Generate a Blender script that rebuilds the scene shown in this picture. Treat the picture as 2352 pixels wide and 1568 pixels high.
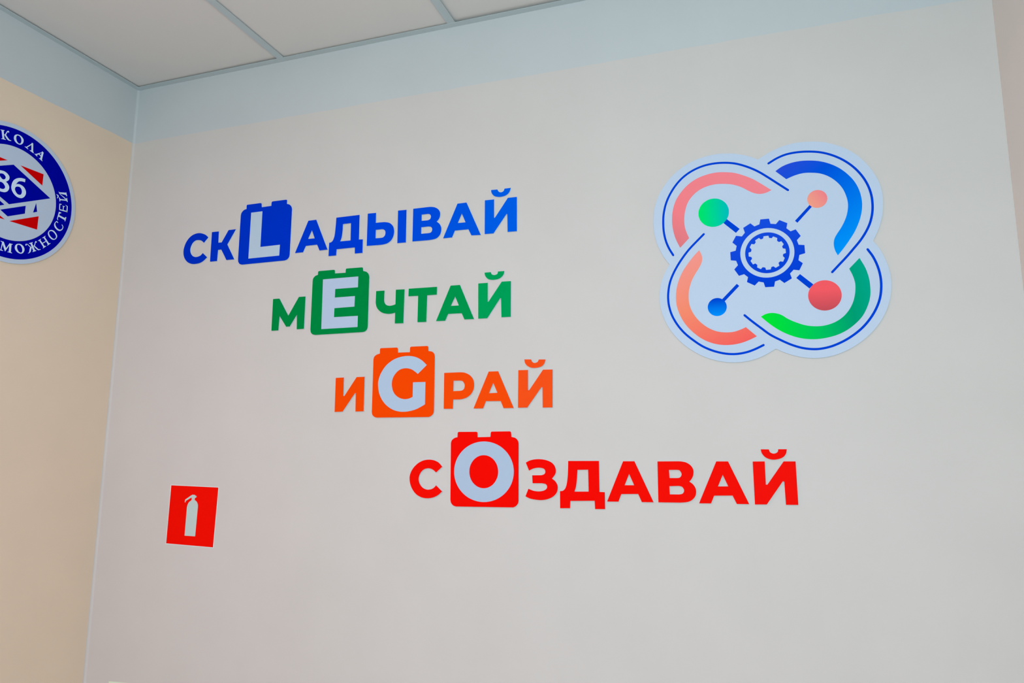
import bpy, bmesh, math, random
from mathutils import Vector, Matrix
from mathutils.geometry import tessellate_polygon

for o in list(bpy.data.objects):
    bpy.data.objects.remove(o)
SC = bpy.context.scene
COL = SC.collection
random.seed(7)

# ------------------------------------------------------------------ camera
cam_data = bpy.data.cameras.new('camera')
cam_data.lens = 25.226
cam_data.sensor_width = 36.0
cam_data.clip_start = 0.05
cam = bpy.data.objects.new('camera', cam_data)
COL.objects.link(cam)
YAW, PITCH, ROLL = 0.329864, 0.156397, 0.004472
fw = Vector((-math.sin(YAW) * math.cos(PITCH), math.cos(YAW) * math.cos(PITCH), math.sin(PITCH)))
r0 = Vector((math.cos(YAW), math.sin(YAW), 0))
u0 = r0.cross(fw)
rt = r0 * math.cos(ROLL) + u0 * math.sin(ROLL)
up = u0 * math.cos(ROLL) - r0 * math.sin(ROLL)
M = Matrix(((rt.x, up.x, -fw.x, 1.98566), (rt.y, up.y, -fw.y, -1.78163), (rt.z, up.z, -fw.z, 1.64344), (0, 0, 0, 1)))
cam.matrix_world = M
SC.camera = cam

# ------------------------------------------------------------------ light
world = bpy.data.worlds.new('daylight')
SC.world = world
world.use_nodes = True
bg = world.node_tree.nodes['Background']
bg.inputs['Color'].default_value = (0.97, 0.71, 0.64, 1)
bg.inputs['Strength'].default_value = 0.60          # soft daylight entering from the rest of the room

def area(name, loc, size, power, color, target):
    d = bpy.data.lights.new(name, 'AREA')
    d.shape = 'RECTANGLE'; d.size, d.size_y = size
    d.energy = power; d.color = color
    o = bpy.data.objects.new(name, d); COL.objects.link(o)
    o.location = loc
    o.rotation_euler = (Vector(target) - Vector(loc)).to_track_quat('-Z', 'Y').to_euler()
    return o
# flush ceiling panel behind the camera, and the window on the far side of the room
area('ceiling_panel_light', (0.62, -2.1, 2.84), (0.58, 0.58), 18.5, (1.0, 0.62, 0.80), (0.62, -2.1, 0))
area('window_light', (2.1, -2.9, 1.85), (1.0, 1.2), 48.0, (0.615, 0.90, 1.0), (2.0, 0, 1.8))

SC.view_settings.view_transform = 'Standard'
SC.view_settings.look = 'None'
SC.view_settings.gamma = 1.0
SC.view_settings.exposure = 0.0
SC.view_settings.use_curve_mapping = False

# ------------------------------------------------------------------ materials
def lin(c):
    c /= 255.0
    return c / 12.92 if c <= 0.04045 else ((c + 0.055) / 1.055) ** 2.4
LIGHT_MAIN = (0.90, 0.99, 1.05)    # how bright a white surface comes out: emblem area,
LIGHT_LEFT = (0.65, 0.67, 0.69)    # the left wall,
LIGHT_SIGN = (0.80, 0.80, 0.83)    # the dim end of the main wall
def ink(rgb, light=LIGHT_MAIN):
    """print colour whose lit appearance is rgb in the given light"""
    return tuple(min(0.97, lin(c) / k) for c, k in zip(rgb, light)) + (1,)
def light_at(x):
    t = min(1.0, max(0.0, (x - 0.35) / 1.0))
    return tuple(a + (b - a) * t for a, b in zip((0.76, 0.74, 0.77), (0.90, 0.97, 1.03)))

def base_mat(name, rough=0.5, spec=0.3):
    m = bpy.data.materials.new(name); m.use_nodes = True
    b = m.node_tree.nodes['Principled BSDF']
    b.inputs['Roughness'].default_value = rough
    b.inputs['Specular IOR Level'].default_value = spec
    return m, m.node_tree, b

def fine_grain(nt, b, scale, strength, dist=0.0004):
    tc = nt.nodes.new('ShaderNodeNewGeometry')
    n = nt.nodes.new('ShaderNodeTexNoise'); n.inputs['Scale'].default_value = scale
    n.inputs['Detail'].default_value = 4
    bp = nt.nodes.new('ShaderNodeBump'); bp.inputs['Strength'].default_value = strength
    bp.inputs['Distance'].default_value = dist
    nt.links.new(tc.outputs['Position'], n.inputs['Vector'])
    nt.links.new(n.outputs['Fac'], bp.inputs['Height'])
    nt.links.new(bp.outputs['Normal'], b.inputs['Normal'])
    return tc, n

def film(name, rgba, rough=0.6, spec=0.0):
    """printed vinyl: flat colour with a trace of ink unevenness"""
    m, nt, b = base_mat(name, rough, spec)
    tc = nt.nodes.new('ShaderNodeNewGeometry')
    n = nt.nodes.new('ShaderNodeTexNoise'); n.inputs['Scale'].default_value = 900
    mx = nt.nodes.new('ShaderNodeMix'); mx.data_type = 'RGBA'
    nt.links.new(tc.outputs['Position'], n.inputs['Vector'])
    nt.links.new(n.outputs['Fac'], mx.inputs[0])
    mx.inputs[6].default_value = tuple(c * 0.95 for c in rgba[:3]) + (1,)
    mx.inputs[7].default_value = tuple(min(1, c * 1.05) for c in rgba[:3]) + (1,)
    nt.links.new(mx.outputs[2], b.inputs['Base Color'])
    return m

def gradient_film(name, a, c, stops, rough=0.6, spec=0.0):
    """printed gradient running along the wall from point a to point c (metres)"""
    m, nt, b = base_mat(name, rough, spec)
    a, c = Vector(a), Vector(c); d = c - a
    g = nt.nodes.new('ShaderNodeNewGeometry')
    sub = nt.nodes.new('ShaderNodeVectorMath'); sub.operation = 'SUBTRACT'; sub.inputs[1].default_value = a
    dot = nt.nodes.new('ShaderNodeVectorMath'); dot.operation = 'DOT_PRODUCT'; dot.inputs[1].default_value = d / d.length_squared
    rp = nt.nodes.new('ShaderNodeValToRGB')
    el = rp.color_ramp.elements
    el[0].position = stops[0][0]; el[0].color = stops[0][1]
    el[1].position = stops[-1][0]; el[1].color = stops[-1][1]
    for p, col in stops[1:-1]:
        e = el.new(p); e.color = col
    nt.links.new(g.outputs['Position'], sub.inputs[0]); nt.links.new(sub.outputs[0], dot.inputs[0])
    nt.links.new(dot.outputs['Value'], rp.inputs[0]); nt.links.new(rp.outputs[0], b.inputs['Base Color'])
    return m

BAND_Z = 2.692
def wall_paint(name, lower, upper):
    """two coats: coloured below the masking line, pale band above it"""
    m, nt, b = base_mat(name, 0.75, 0.15)
    g, n = fine_grain(nt, b, 260, 0.10)
    sx = nt.nodes.new('ShaderNodeSeparateXYZ'); nt.links.new(g.outputs['Position'], sx.inputs[0])
    wob = nt.nodes.new('ShaderNodeTexNoise'); wob.inputs['Scale'].default_value = 9; wob.inputs['Detail'].default_value = 5
    nt.links.new(g.outputs['Position'], wob.inputs['Vector'])
    ml = nt.nodes.new('ShaderNodeMath'); ml.operation = 'MULTIPLY_ADD'
    ml.inputs[1].default_value = 0.008; ml.inputs[2].default_value = BAND_Z - 0.004
    nt.links.new(wob.outputs['Fac'], ml.inputs[0])
    gt = nt.nodes.new('ShaderNodeMath'); gt.operation = 'GREATER_THAN'
    nt.links.new(sx.outputs['Z'], gt.inputs[0]); nt.links.new(ml.outputs[0], gt.inputs[1])
    # roller mottling, large and very faint
    mo = nt.nodes.new('ShaderNodeTexNoise'); mo.inputs['Scale'].default_value = 5; mo.inputs['Detail'].default_value = 3
    nt.links.new(g.outputs['Position'], mo.inputs['Vector'])
    mix = nt.nodes.new('ShaderNodeMix'); mix.data_type = 'RGBA'
    mix.inputs[6].default_value = tuple(lower) + (1,); mix.inputs[7].default_value = tuple(upper) + (1,)
    nt.links.new(gt.outputs[0], mix.inputs[0])
    sp = nt.nodes.new('ShaderNodeMapRange'); sp.inputs[3].default_value = 0.96; sp.inputs[4].default_value = 1.04
    nt.links.new(mo.outputs['Fac'], sp.inputs[0])
    mul = nt.nodes.new('ShaderNodeVectorMath'); mul.operation = 'SCALE'
    nt.links.new(mix.outputs[2], mul.inputs[0]); nt.links.new(sp.outputs[0], mul.inputs['Scale'])
    nt.links.new(mul.outputs[0], b.inputs['Base Color'])
    return m

def plain(name, rgb, rough=0.6, spec=0.3, grain=(200, 0.05)):
    m, nt, b = base_mat(name, rough, spec)
    b.inputs['Base Color'].default_value = tuple(rgb) + (1,)
    fine_grain(nt, b, *grain)
    return m

BAND_PAINT = (0.57, 0.60, 0.61)
MAT_WALL = wall_paint('cream_wall_paint', (0.64, 0.605, 0.575), BAND_PAINT)
MAT_WALL_RIGHT = wall_paint('brightened_wall_paint', (0.84, 0.76, 0.71), BAND_PAINT)  # right wall's colour lightened to stand in for light it doesn't receive
MAT_WALL_LEFT = wall_paint('peach_wall_paint', (0.80, 0.64, 0.49), BAND_PAINT)
MAT_TILE = plain('mineral_fibre_tile', (0.75, 0.73, 0.70), 0.9, 0.1, (600, 0.35))
MAT_TEE = plain('grey_enamelled_steel', (0.52, 0.60, 0.62), 0.45, 0.3)
MAT_VOID = plain('plenum_concrete', (0.12, 0.12, 0.12), 0.9, 0.1)
MAT_FLOOR = plain('beige_floor', (0.45, 0.41, 0.36), 0.5, 0.3)
MAT_PVC = plain('white_foam_board', (0.66, 0.76, 0.86), 0.5, 0.2)
MAT_PLATE = film('white_plate_print', ink((184, 208, 234)))

# ------------------------------------------------------------------ mesh helpers
def to_main(a, b, d): return Vector((a, -d, b))     # sheet lying on the main wall, d = stand-off
def to_left(a, b, d): return Vector((d, a, b))      # sheet lying on the left wall

def smooth(run, n):
    P = [Vector(p) for p in run]
    ext = [P[0] * 2 - P[1]] + P + [P[-1] * 2 - P[-2]]
    if (P[0] - P[-1]).length < 0.3 and len(P) > 4:   # closed curve
        ext[0] = P[-2]; ext[-1] = P[1]
    out = [P[0]]
    for i in range(1, len(ext) - 2):
        p0, p1, p2, p3 = ext[i - 1:i + 3]
        t1 = (p2 - p0) * 0.5; t2 = (p3 - p1) * 0.5
        L = (p2 - p1).length                           # keep tangents in proportion to the span
        if t1.length > L: t1 *= L / t1.length
        if t2.length > L: t2 *= L / t2.length
        for k in range(1, n + 1):
            t = k / n
            out.append(p1 * (2*t**3 - 3*t**2 + 1) + t1 * (t**3 - 2*t**2 + t) + p2 * (-2*t**3 + 3*t**2) + t2 * (t**3 - t**2))
    return out

def loop(path, n=4):
    pts = []
    for it in path:
        pts += smooth(it, n) if isinstance(it[0], (list, tuple)) else [Vector(it)]
    res = []
    for p in pts:
        if not res or (p - res[-1]).length > 0.05: res.append(p)
    if (res[0] - res[-1]).length < 0.05: res.pop()
    return [p / 1000.0 for p in res]

def circle(cx, cz, r, n=64):
    return [Vector((cx + r * math.cos(2 * math.pi * k / n), cz + r * math.sin(2 * math.pi * k / n))) / 1000.0 for k in range(n)]

def ribbon(path, width, n=4):
    c = loop([path], n); w = width / 2000.0
    L, Rr = [], []
    for i, p in enumerate(c):
        t = (c[min(i + 1, len(c) - 1)] - c[max(i - 1, 0)]).normalized()
        nrm = Vector((-t.y, t.x))
        L.append(p + nrm * w); Rr.append(p - nrm * w)
    def cap(p, t):
        nrm = Vector((-t.y, t.x))
        return [p + nrm * w * math.cos(a) + t * w * math.sin(a) for a in (math.pi * k / 6 for k in range(1, 6))]
    t1 = (c[-1] - c[-2]).normalized(); t0 = (c[0] - c[1]).normalized()
    return L + cap(c[-1], t1) + Rr[::-1] + cap(c[0], t0)

def sheet(bm, loops, d0, d1, frame, org):
    """solid sheet bounded by loops (outer, holes...) between stand-offs d0 and d1"""
    tris = tessellate_polygon([[Vector((p.x, p.y, 0)) for p in lp] for lp in loops])
    flat = [p for lp in loops for p in lp]
    lo = [bm.verts.new(frame(p.x, p.y, d0) - org) for p in flat]
    hi = [bm.verts.new(frame(p.x, p.y, d1) - org) for p in flat]
    for t in tris:
        for vs in ([hi[i] for i in t], [lo[i] for i in reversed(t)]):
            try: bm.faces.new(vs)
            except ValueError: pass
    k = 0
    for lp in loops:
        n = len(lp)
        for i in range(n):
            a, b = k + i, k + (i + 1) % n
            bm.faces.new((lo[a], lo[b], hi[b], hi[a]))
        k += n

def finish(bm, name, mat, parent=None, loc=None):
    bmesh.ops.recalc_face_normals(bm, faces=bm.faces)
    me = bpy.data.meshes.new(name); bm.to_mesh(me); bm.free()
    me.materials.append(mat)
    o = bpy.data.objects.new(name, me); COL.objects.link(o)
    if parent: o.parent = parent
    if loc is not None: o.location = loc
    return o

def tag(o, label, cat, group=None):
    o['label'] = label; o['category'] = cat
    if group: o['group'] = group
    return o

def centre(lp, frame):
    xs = [p.x for p in lp]; ys = [p.y for p in lp]
    return frame((min(xs) + max(xs)) / 2, (min(ys) + max(ys)) / 2, 0)

def make(name, pieces, d0, d1, mat, frame=to_main, org=None, parent=None):
    """pieces: list of [outer, hole, ...] loops; top-level when parent is None"""
    if org is None: org = centre([p for q in pieces for p in q[0]], frame)
    bm = bmesh.new()
    for q in pieces: sheet(bm, q, d0, d1, frame, org)
    return finish(bm, name, mat, parent, org if parent is None else None), org

def box(bm, lo, hi):
    vs = [bm.verts.new((x, y, z)) for x in (lo[0], hi[0]) for y in (lo[1], hi[1]) for z in (lo[2], hi[2])]
    for f in ((0, 1, 3, 2), (4, 6, 7, 5), (0, 4, 5, 1), (2, 3, 7, 6), (0, 2, 6, 4), (1, 5, 7, 3)):
        bm.faces.new([vs[i] for i in f])

def slab(name, lo, hi, mat, parent=None, structure=False):
    bm = bmesh.new(); box(bm, lo, hi)
    o = finish(bm, name, mat, parent)
    if structure: o['kind'] = 'structure'
    return o

# ------------------------------------------------------------------ outlines, millimetres on the wall (x or y, z); nested lists are smooth runs
S = {
 'b1': [[[[350.9,2324.0],[337.9,2334.4],[315.9,2341.6],[295.4,2340.4],[277.3,2332.0],[263.1,2315.7],[256.0,2295.9],[255.8,2279.3],[261.3,2264.0],[273.7,2250.1],[291.1,2242.2],[306.7,2240.6],[324.2,2242.2],[338.9,2248.3],[351.5,2258.6]],[[333.4,2273.9],[324.2,2266.3],[309.1,2263.0],[296.7,2266.1],[287.0,2274.7],[282.5,2287.1],[283.7,2299.0],[290.3,2311.3],[300.8,2318.2],[312.9,2318.9],[325.3,2315.4],[334.8,2307.5]]]],
 'b2': [[[363.7,2340.2],[390.8,2339.9],[391.8,2302.7],[404.7,2302.4],[428.5,2340.5],[456.6,2340.5],[427.3,2293.4],[457.9,2242.6],[427.8,2243.1],[405.1,2279.3],[392.7,2279.0],[391.9,2242.9],[364.4,2243.0]]],
 'bL': [[[[472.3,2241.4],[474.0,2233.2],[479.8,2226.0],[489.5,2223.0]],[[645.8,2223.1],[654.6,2225.9],[661.1,2233.1],[662.5,2241.7]],[[662.1,2384.1],[659.2,2392.4],[651.7,2399.8],[642.4,2402.8]],[[642.4,2413.0],[641.4,2415.8],[637.9,2416.9]],[[591.6,2417.0],[586.9,2416.1],[585.3,2412.3]],[585.3,2402.9],[549.6,2402.4],[[548.5,2412.5],[546.8,2415.7],[543.0,2416.7]],[[496.9,2416.6],[492.8,2416.0],[492.0,2412.2]],[[492.3,2403.1],[482.3,2400.2],[474.4,2392.8],[471.9,2384.0]]]],
 'bLw': [[[511.2,2388.8],[553.3,2388.8],[553.8,2273.9],[625.4,2274.4],[625.0,2240.3],[511.5,2240.4]]],
 'b4': [[[723.2,2340.5],[751.0,2340.8],[795.1,2243.7],[767.5,2243.6],[758.2,2262.5],[718.8,2262.1],[710.1,2243.2],[681.4,2243.1]],[[737.7,2309.4],[725.3,2283.2],[748.7,2282.9]]],
 'b5': [[[820.9,2339.9],[899.8,2340.2],[900.8,2264.8],[913.8,2264.1],[914.4,2223.2],[888.7,2223.5],[888.2,2242.0],[826.6,2242.0],[825.7,2223.1],[799.6,2223.3],[[799.8,2264.3],[807.0,2265.5],[813.4,2271.9],[817.5,2285.2],[819.4,2304.7],[820.4,2323.5],[820.9,2339.9]]],[[844.4,2317.6],[871.8,2317.9],[872.7,2264.6],[[837.5,2265.0],[841.7,2276.0],[843.5,2288.6],[844.5,2303.9],[844.4,2317.6]]]],
 'b6': [[[927.3,2341.0],[954.7,2340.4],[[955.0,2310.0],[972.9,2309.8],[987.5,2308.7],[1002.1,2304.0],[1012.4,2292.9],[1015.9,2278.4],[1014.2,2265.3],[1007.5,2252.7],[995.2,2244.7],[979.0,2242.1],[966.3,2241.9]],[927.6,2243.0]],[[955.8,2288.6],[[975.5,2288.8],[981.0,2287.6],[986.0,2283.7],[988.0,2277.8],[986.2,2268.8],[980.0,2263.6],[972.8,2262.8]],[956.1,2263.1]]],
 'b6i': [[[1026.6,2339.5],[1053.8,2338.9],[1054.6,2241.6],[1027.5,2242.0]]],
 'b7': [[[1075.3,2339.6],[[1114.3,2339.7],[1130.0,2339.3],[1144.0,2336.1],[1154.5,2329.2],[1159.9,2319.6],[1159.8,2308.2],[1156.0,2299.6],[1150.1,2293.7]],[[1150.1,2293.7],[1158.9,2286.2],[1163.9,2276.8],[1164.8,2266.9],[1161.3,2254.3],[1152.1,2245.5],[1141.0,2242.5],[1125.5,2241.5]],[1075.5,2242.5]],[[1102.6,2319.2],[[1121.8,2319.4],[1127.1,2318.2],[1130.6,2314.9],[1131.9,2310.3],[1130.0,2303.9],[1125.7,2301.3],[1120.5,2300.3]],[1102.8,2300.7]],[[1102.4,2281.8],[[1124.5,2281.9],[1131.4,2280.5],[1135.3,2277.2],[1136.8,2272.7],[1135.6,2266.6],[1131.9,2263.2],[1125.0,2262.1]],[1102.4,2262.5]]],
 'b8': [[[1213.2,2339.5],[1240.5,2339.7],[1284.4,2241.5],[1256.6,2243.0],[1247.5,2261.4],[1206.7,2261.6],[1198.4,2242.6],[1170.9,2242.5]],[[1226.9,2309.5],[1215.0,2282.6],[1238.5,2282.4]]],
 'b9': [[[1295.6,2339.8],[1322.7,2339.4],[1323.1,2286.4],[1325.9,2286.6],[1363.1,2339.2],[1389.1,2339.1],[1389.5,2241.8],[1362.8,2242.5],[1361.8,2293.0],[1359.5,2293.8],[1321.9,2242.3],[1296.1,2242.8]]],
 'b9v': [[[[1313.7,2367.5],[1315.4,2358.9],[1322.1,2350.1],[1333.5,2345.5],[1346.6,2344.8],[1359.5,2348.1],[1367.5,2355.9],[1371.5,2367.0]],[[1353.2,2366.9],[1350.5,2360.4],[1343.2,2357.5],[1335.9,2360.5],[1332.1,2367.0]]]],
 'g1': [[[611.6,2105.7],[634.6,2105.5],[669.5,2050.9],[703.5,2106.0],[726.6,2105.8],[726.6,2008.3],[701.6,2008.1],[699.7,2052.5],[676.4,2017.8],[663.7,2018.0],[638.5,2052.1],[637.0,2008.0],[612.0,2008.1]]],
 'gE': [[[[749.2,2005.1],[751.1,1996.7],[756.7,1990.6],[766.4,1987.7]],[[925.6,1988.3],[933.6,1990.6],[939.3,1996.8],[940.8,2004.8]],[[939.9,2149.1],[936.8,2158.5],[929.2,2165.3],[919.0,2168.5]],[[918.1,2175.7],[917.1,2178.6],[914.3,2179.7]],[[865.8,2180.3],[862.1,2179.7],[860.7,2177.0]],[860.4,2167.8],[824.5,2168.6],[[824.1,2176.2],[822.7,2179.0],[819.8,2179.9]],[[771.2,2180.1],[767.4,2179.4],[766.2,2176.1]],[[766.1,2168.8],[756.6,2165.8],[750.3,2158.7],[748.8,2150.3]]]],
 'gEw': [[[784.7,2153.5],[903.7,2153.3],[903.9,2121.0],[828.0,2121.3],[827.7,2095.6],[895.0,2095.6],[894.7,2064.4],[828.0,2063.9],[827.8,2037.2],[907.2,2036.6],[907.4,2003.8],[786.7,2004.0]]],
 'g3': [[[964.1,2105.4],[991.0,2105.2],[[990.7,2077.3],[992.6,2069.4],[998.2,2062.8],[1007.9,2059.7],[1016.9,2060.1],[1027.4,2062.8]],[1027.3,2105.1],[1054.8,2104.4],[1054.0,2006.9],[1027.1,2007.7],[[1027.1,2038.8],[1016.6,2036.8],[1003.9,2036.8],[990.0,2039.6],[978.0,2046.1],[968.5,2056.4],[964.2,2069.3],[963.8,2079.1]]]],
 'g4': [[[1067.9,2105.1],[1155.5,2104.3],[1155.3,2082.1],[1125.9,2082.2],[1124.9,2006.9],[1097.8,2007.3],[1098.0,2082.6],[1067.6,2083.3]]],
 'g5': [[[1196.7,2104.6],[1224.5,2104.6],[1267.5,2006.6],[1239.5,2007.1],[1231.3,2024.9],[1191.1,2025.4],[1182.3,2006.8],[1154.7,2007.3]],[[1211.0,2073.0],[1198.3,2047.3],[1222.4,2047.1]]],
 'g6': [[[1278.9,2104.7],[1306.5,2104.5],[1306.9,2051.7],[1309.3,2052.0],[1346.9,2104.7],[1373.0,2104.4],[1373.2,2006.7],[1346.8,2007.0],[1345.3,2058.8],[1342.9,2059.8],[1306.2,2006.6],[1280.0,2006.8]]],
 'g6v': [[[[1296.8,2133.6],[1299.0,2124.3],[1306.7,2115.5],[1318.0,2112.0],[1331.6,2112.0],[1342.8,2115.3],[1351.5,2123.6],[1354.3,2133.6]],[[1335.9,2133.8],[1333.9,2127.3],[1325.9,2124.7],[1317.9,2127.3],[1315.1,2133.6]]]],
 'o1': [[[842.6,1859.0],[869.2,1859.5],[870.0,1806.5],[873.4,1806.4],[910.8,1859.2],[936.7,1859.5],[937.5,1762.0],[911.2,1761.6],[909.9,1814.1],[907.7,1814.2],[869.8,1762.3],[843.4,1761.5]]],
 'oG': [[[[963.6,1759.4],[965.6,1752.0],[972.0,1746.1],[981.2,1743.8]],[[1138.8,1743.5],[1146.6,1746.7],[1152.7,1753.0],[1154.1,1760.9]],[[1153.5,1908.1],[1151.2,1916.3],[1144.7,1922.4],[1133.8,1924.6]],[[1132.9,1934.6],[1131.9,1937.6],[1129.1,1938.9]],[[1081.5,1939.1],[1078.2,1938.1],[1077.0,1934.9]],[1077.0,1923.8],[1040.1,1924.1],[[1039.5,1934.7],[1038.2,1937.3],[1035.5,1938.6]],[[987.2,1939.1],[983.9,1938.2],[982.8,1935.2]],[[982.8,1923.6],[973.6,1921.3],[965.4,1915.6],[962.9,1907.4]]]],
 'oGw': [[[[1129.7,1885.9],[1113.3,1900.2],[1093.7,1909.8],[1070.8,1913.3],[1046.3,1910.9],[1023.5,1902.9],[1002.5,1887.2],[988.2,1866.9],[981.4,1847.7],[980.8,1832.9],[985.3,1810.6],[996.0,1791.2],[1011.4,1775.5],[1031.5,1764.2],[1052.8,1759.2],[1075.4,1759.5],[1100.9,1765.3],[1126.9,1777.8]],[1126.9,1839.2],[1089.2,1839.3],[[1089.1,1799.0],[1077.6,1794.6],[1064.7,1793.4],[1050.0,1796.7],[1036.7,1805.0],[1028.1,1816.9],[1024.0,1831.7],[1024.6,1846.5],[1029.9,1859.6],[1041.0,1871.8],[1053.9,1878.0],[1068.6,1879.0],[1083.3,1875.6],[1094.8,1868.6],[1103.1,1862.0]]]],
 'o3': [[[1182.4,1862.4],[[1218.7,1862.6],[1231.1,1862.5],[1243.4,1860.8],[1257.3,1854.0],[1267.4,1842.3],[1270.6,1828.0],[1268.5,1813.9],[1260.4,1801.4],[1247.5,1793.2],[1232.3,1789.6],[1220.0,1789.4]],[1210.8,1789.5],[1209.7,1764.5],[1182.9,1765.0]],[[1210.6,1840.4],[[1229.9,1840.2],[1236.1,1838.9],[1241.2,1833.1],[1243.2,1826.6],[1241.5,1818.2],[1236.5,1813.6],[1227.3,1812.3]],[1210.3,1812.2]]],
 'o4': [[[1311.7,1861.8],[1338.6,1861.8],[1382.6,1763.8],[1354.4,1764.0],[1346.3,1782.8],[1304.8,1783.2],[1297.0,1764.2],[1269.5,1764.4]],[[1325.0,1831.5],[1313.1,1804.2],[1336.9,1804.6]]],
 'o5': [[[1394.9,1862.6],[1421.5,1862.4],[1421.6,1809.5],[1424.9,1809.4],[1462.4,1861.8],[1488.3,1861.4],[1487.6,1763.6],[1461.2,1763.6],[1460.9,1816.0],[1458.4,1816.8],[1419.7,1764.3],[1394.2,1764.4]]],
 'o5v': [[[[1411.3,1890.6],[1413.5,1881.0],[1420.8,1872.4],[1432.3,1867.8],[1445.3,1867.4],[1458.2,1870.4],[1466.0,1877.7],[1469.2,1888.4]],[[1451.0,1888.8],[1447.4,1882.5],[1439.5,1880.1],[1433.1,1883.4],[1429.9,1889.9]]]],
 'r1': [[[[1181.9,1610.9],[1171.7,1621.4],[1156.8,1627.9],[1139.6,1629.3],[1122.4,1625.9],[1106.1,1616.5],[1093.2,1602.3],[1086.5,1586.0],[1087.0,1570.5],[1092.9,1554.4],[1104.9,1539.3],[1121.6,1530.2],[1139.7,1527.7],[1157.5,1530.3],[1171.9,1537.1],[1183.0,1546.3]],[[1165.2,1561.9],[1155.3,1553.4],[1141.6,1550.3],[1129.2,1553.2],[1119.2,1561.5],[1113.9,1573.1],[1113.7,1581.9],[1118.3,1593.8],[1127.1,1602.7],[1139.4,1606.5],[1152.5,1604.1],[1164.4,1595.8]]]],
 'rO': [[[[1207.1,1525.7],[1209.5,1517.2],[1215.7,1510.9],[1223.6,1508.5]],[[1382.3,1510.4],[1389.7,1514.1],[1394.9,1520.4],[1396.7,1527.4]],[[1396.4,1672.0],[1394.4,1679.1],[1387.6,1686.2],[1376.6,1689.1]],[[1375.8,1698.4],[1375.0,1701.7],[1372.3,1703.5]],[[1322.9,1703.2],[1320.1,1702.1],[1319.1,1699.2]],[1318.4,1689.4],[1282.4,1688.6],[[1282.0,1698.5],[1281.0,1701.6],[1278.3,1702.9]],[[1229.0,1702.9],[1226.1,1701.9],[1225.0,1699.2]],[[1224.6,1688.8],[1216.4,1686.8],[1208.5,1680.9],[1205.9,1673.6]]]],
 'rOw': [[[[1383.5,1600.1],[1381.9,1615.1],[1377.2,1629.5],[1369.6,1642.8],[1359.3,1654.5],[1346.8,1664.2],[1332.4,1671.4],[1316.8,1675.9],[1300.4,1677.4],[1284.0,1675.9],[1268.2,1671.4],[1253.6,1664.1],[1240.9,1654.2],[1230.4,1642.2],[1222.7,1628.4],[1218.1,1613.6],[1216.8,1598.1],[1218.7,1582.8],[1223.8,1568.2],[1231.9,1554.8],[1242.7,1543.2],[1255.6,1533.8],[1270.3,1527.0],[1286.0,1523.0],[1302.2,1521.9],[1318.3,1523.8],[1333.7,1528.5],[1347.7,1535.9],[1360.0,1545.6],[1370.1,1557.4],[1377.5,1570.7],[1382.0,1585.1],[1383.5,1600.1]]],[[[1340.8,1599.7],[1339.7,1609.1],[1336.7,1618.1],[1331.9,1626.1],[1325.5,1632.8],[1317.8,1637.8],[1309.2,1640.9],[1300.2,1641.9],[1291.2,1640.8],[1282.6,1637.6],[1275.0,1632.5],[1268.6,1625.6],[1263.8,1617.4],[1260.9,1608.3],[1260.1,1598.8],[1261.2,1589.3],[1264.4,1580.3],[1269.3,1572.3],[1275.9,1565.7],[1283.6,1560.8],[1292.2,1557.8],[1301.2,1556.9],[1310.1,1558.1],[1318.5,1561.4],[1326.1,1566.5],[1332.3,1573.3],[1337.0,1581.4],[1339.9,1590.3],[1340.8,1599.7]]]],
 'r3': [[[[1415.9,1623.7],[1426.5,1629.0],[1439.2,1631.8],[1453.5,1632.5],[1469.2,1630.5],[1483.2,1625.0],[1491.7,1616.9],[1495.5,1605.9],[1493.9,1595.6],[1485.4,1584.4]],[[1485.4,1584.4],[1493.8,1577.9],[1499.2,1569.2],[1500.2,1560.5],[1497.6,1550.2],[1489.0,1540.6],[1475.1,1533.7],[1458.0,1530.6],[1440.8,1531.4],[1426.6,1534.0],[1415.1,1538.9]],[[1422.9,1558.0],[1436.0,1553.4],[1450.2,1551.9],[1462.7,1553.9],[1470.5,1558.5],[1472.5,1564.4],[1469.0,1570.2],[1459.6,1572.4]],[1434.0,1572.0],[1432.9,1591.8],[[1458.1,1592.4],[1465.1,1595.2],[1467.8,1601.1],[1465.2,1607.8],[1456.6,1610.7],[1445.5,1610.8],[1434.5,1608.2],[1424.5,1603.6]]]],
 'r4': [[[1527.8,1628.5],[1606.4,1629.2],[1606.7,1553.9],[1620.0,1553.5],[1620.1,1512.9],[1595.0,1512.2],[1594.2,1532.2],[1532.6,1530.3],[1531.7,1512.6],[1506.1,1511.9],[[1506.0,1553.6],[1513.7,1554.9],[1519.9,1560.9],[1523.8,1572.6],[1526.2,1590.1],[1527.3,1609.2],[1527.8,1628.5]]],[[1551.5,1606.8],[1578.7,1607.5],[1579.3,1554.1],[[1543.4,1553.3],[1547.3,1565.7],[1549.8,1583.2],[1551.0,1597.7],[1551.5,1606.8]]]],
 'r5': [[[1666.5,1628.8],[1694.4,1629.0],[1738.2,1532.2],[1710.2,1531.8],[1701.7,1550.9],[1660.6,1549.8],[1653.3,1531.5],[1625.2,1531.1]],[[1680.7,1598.6],[1669.3,1571.1],[1692.4,1571.5]]],
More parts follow.
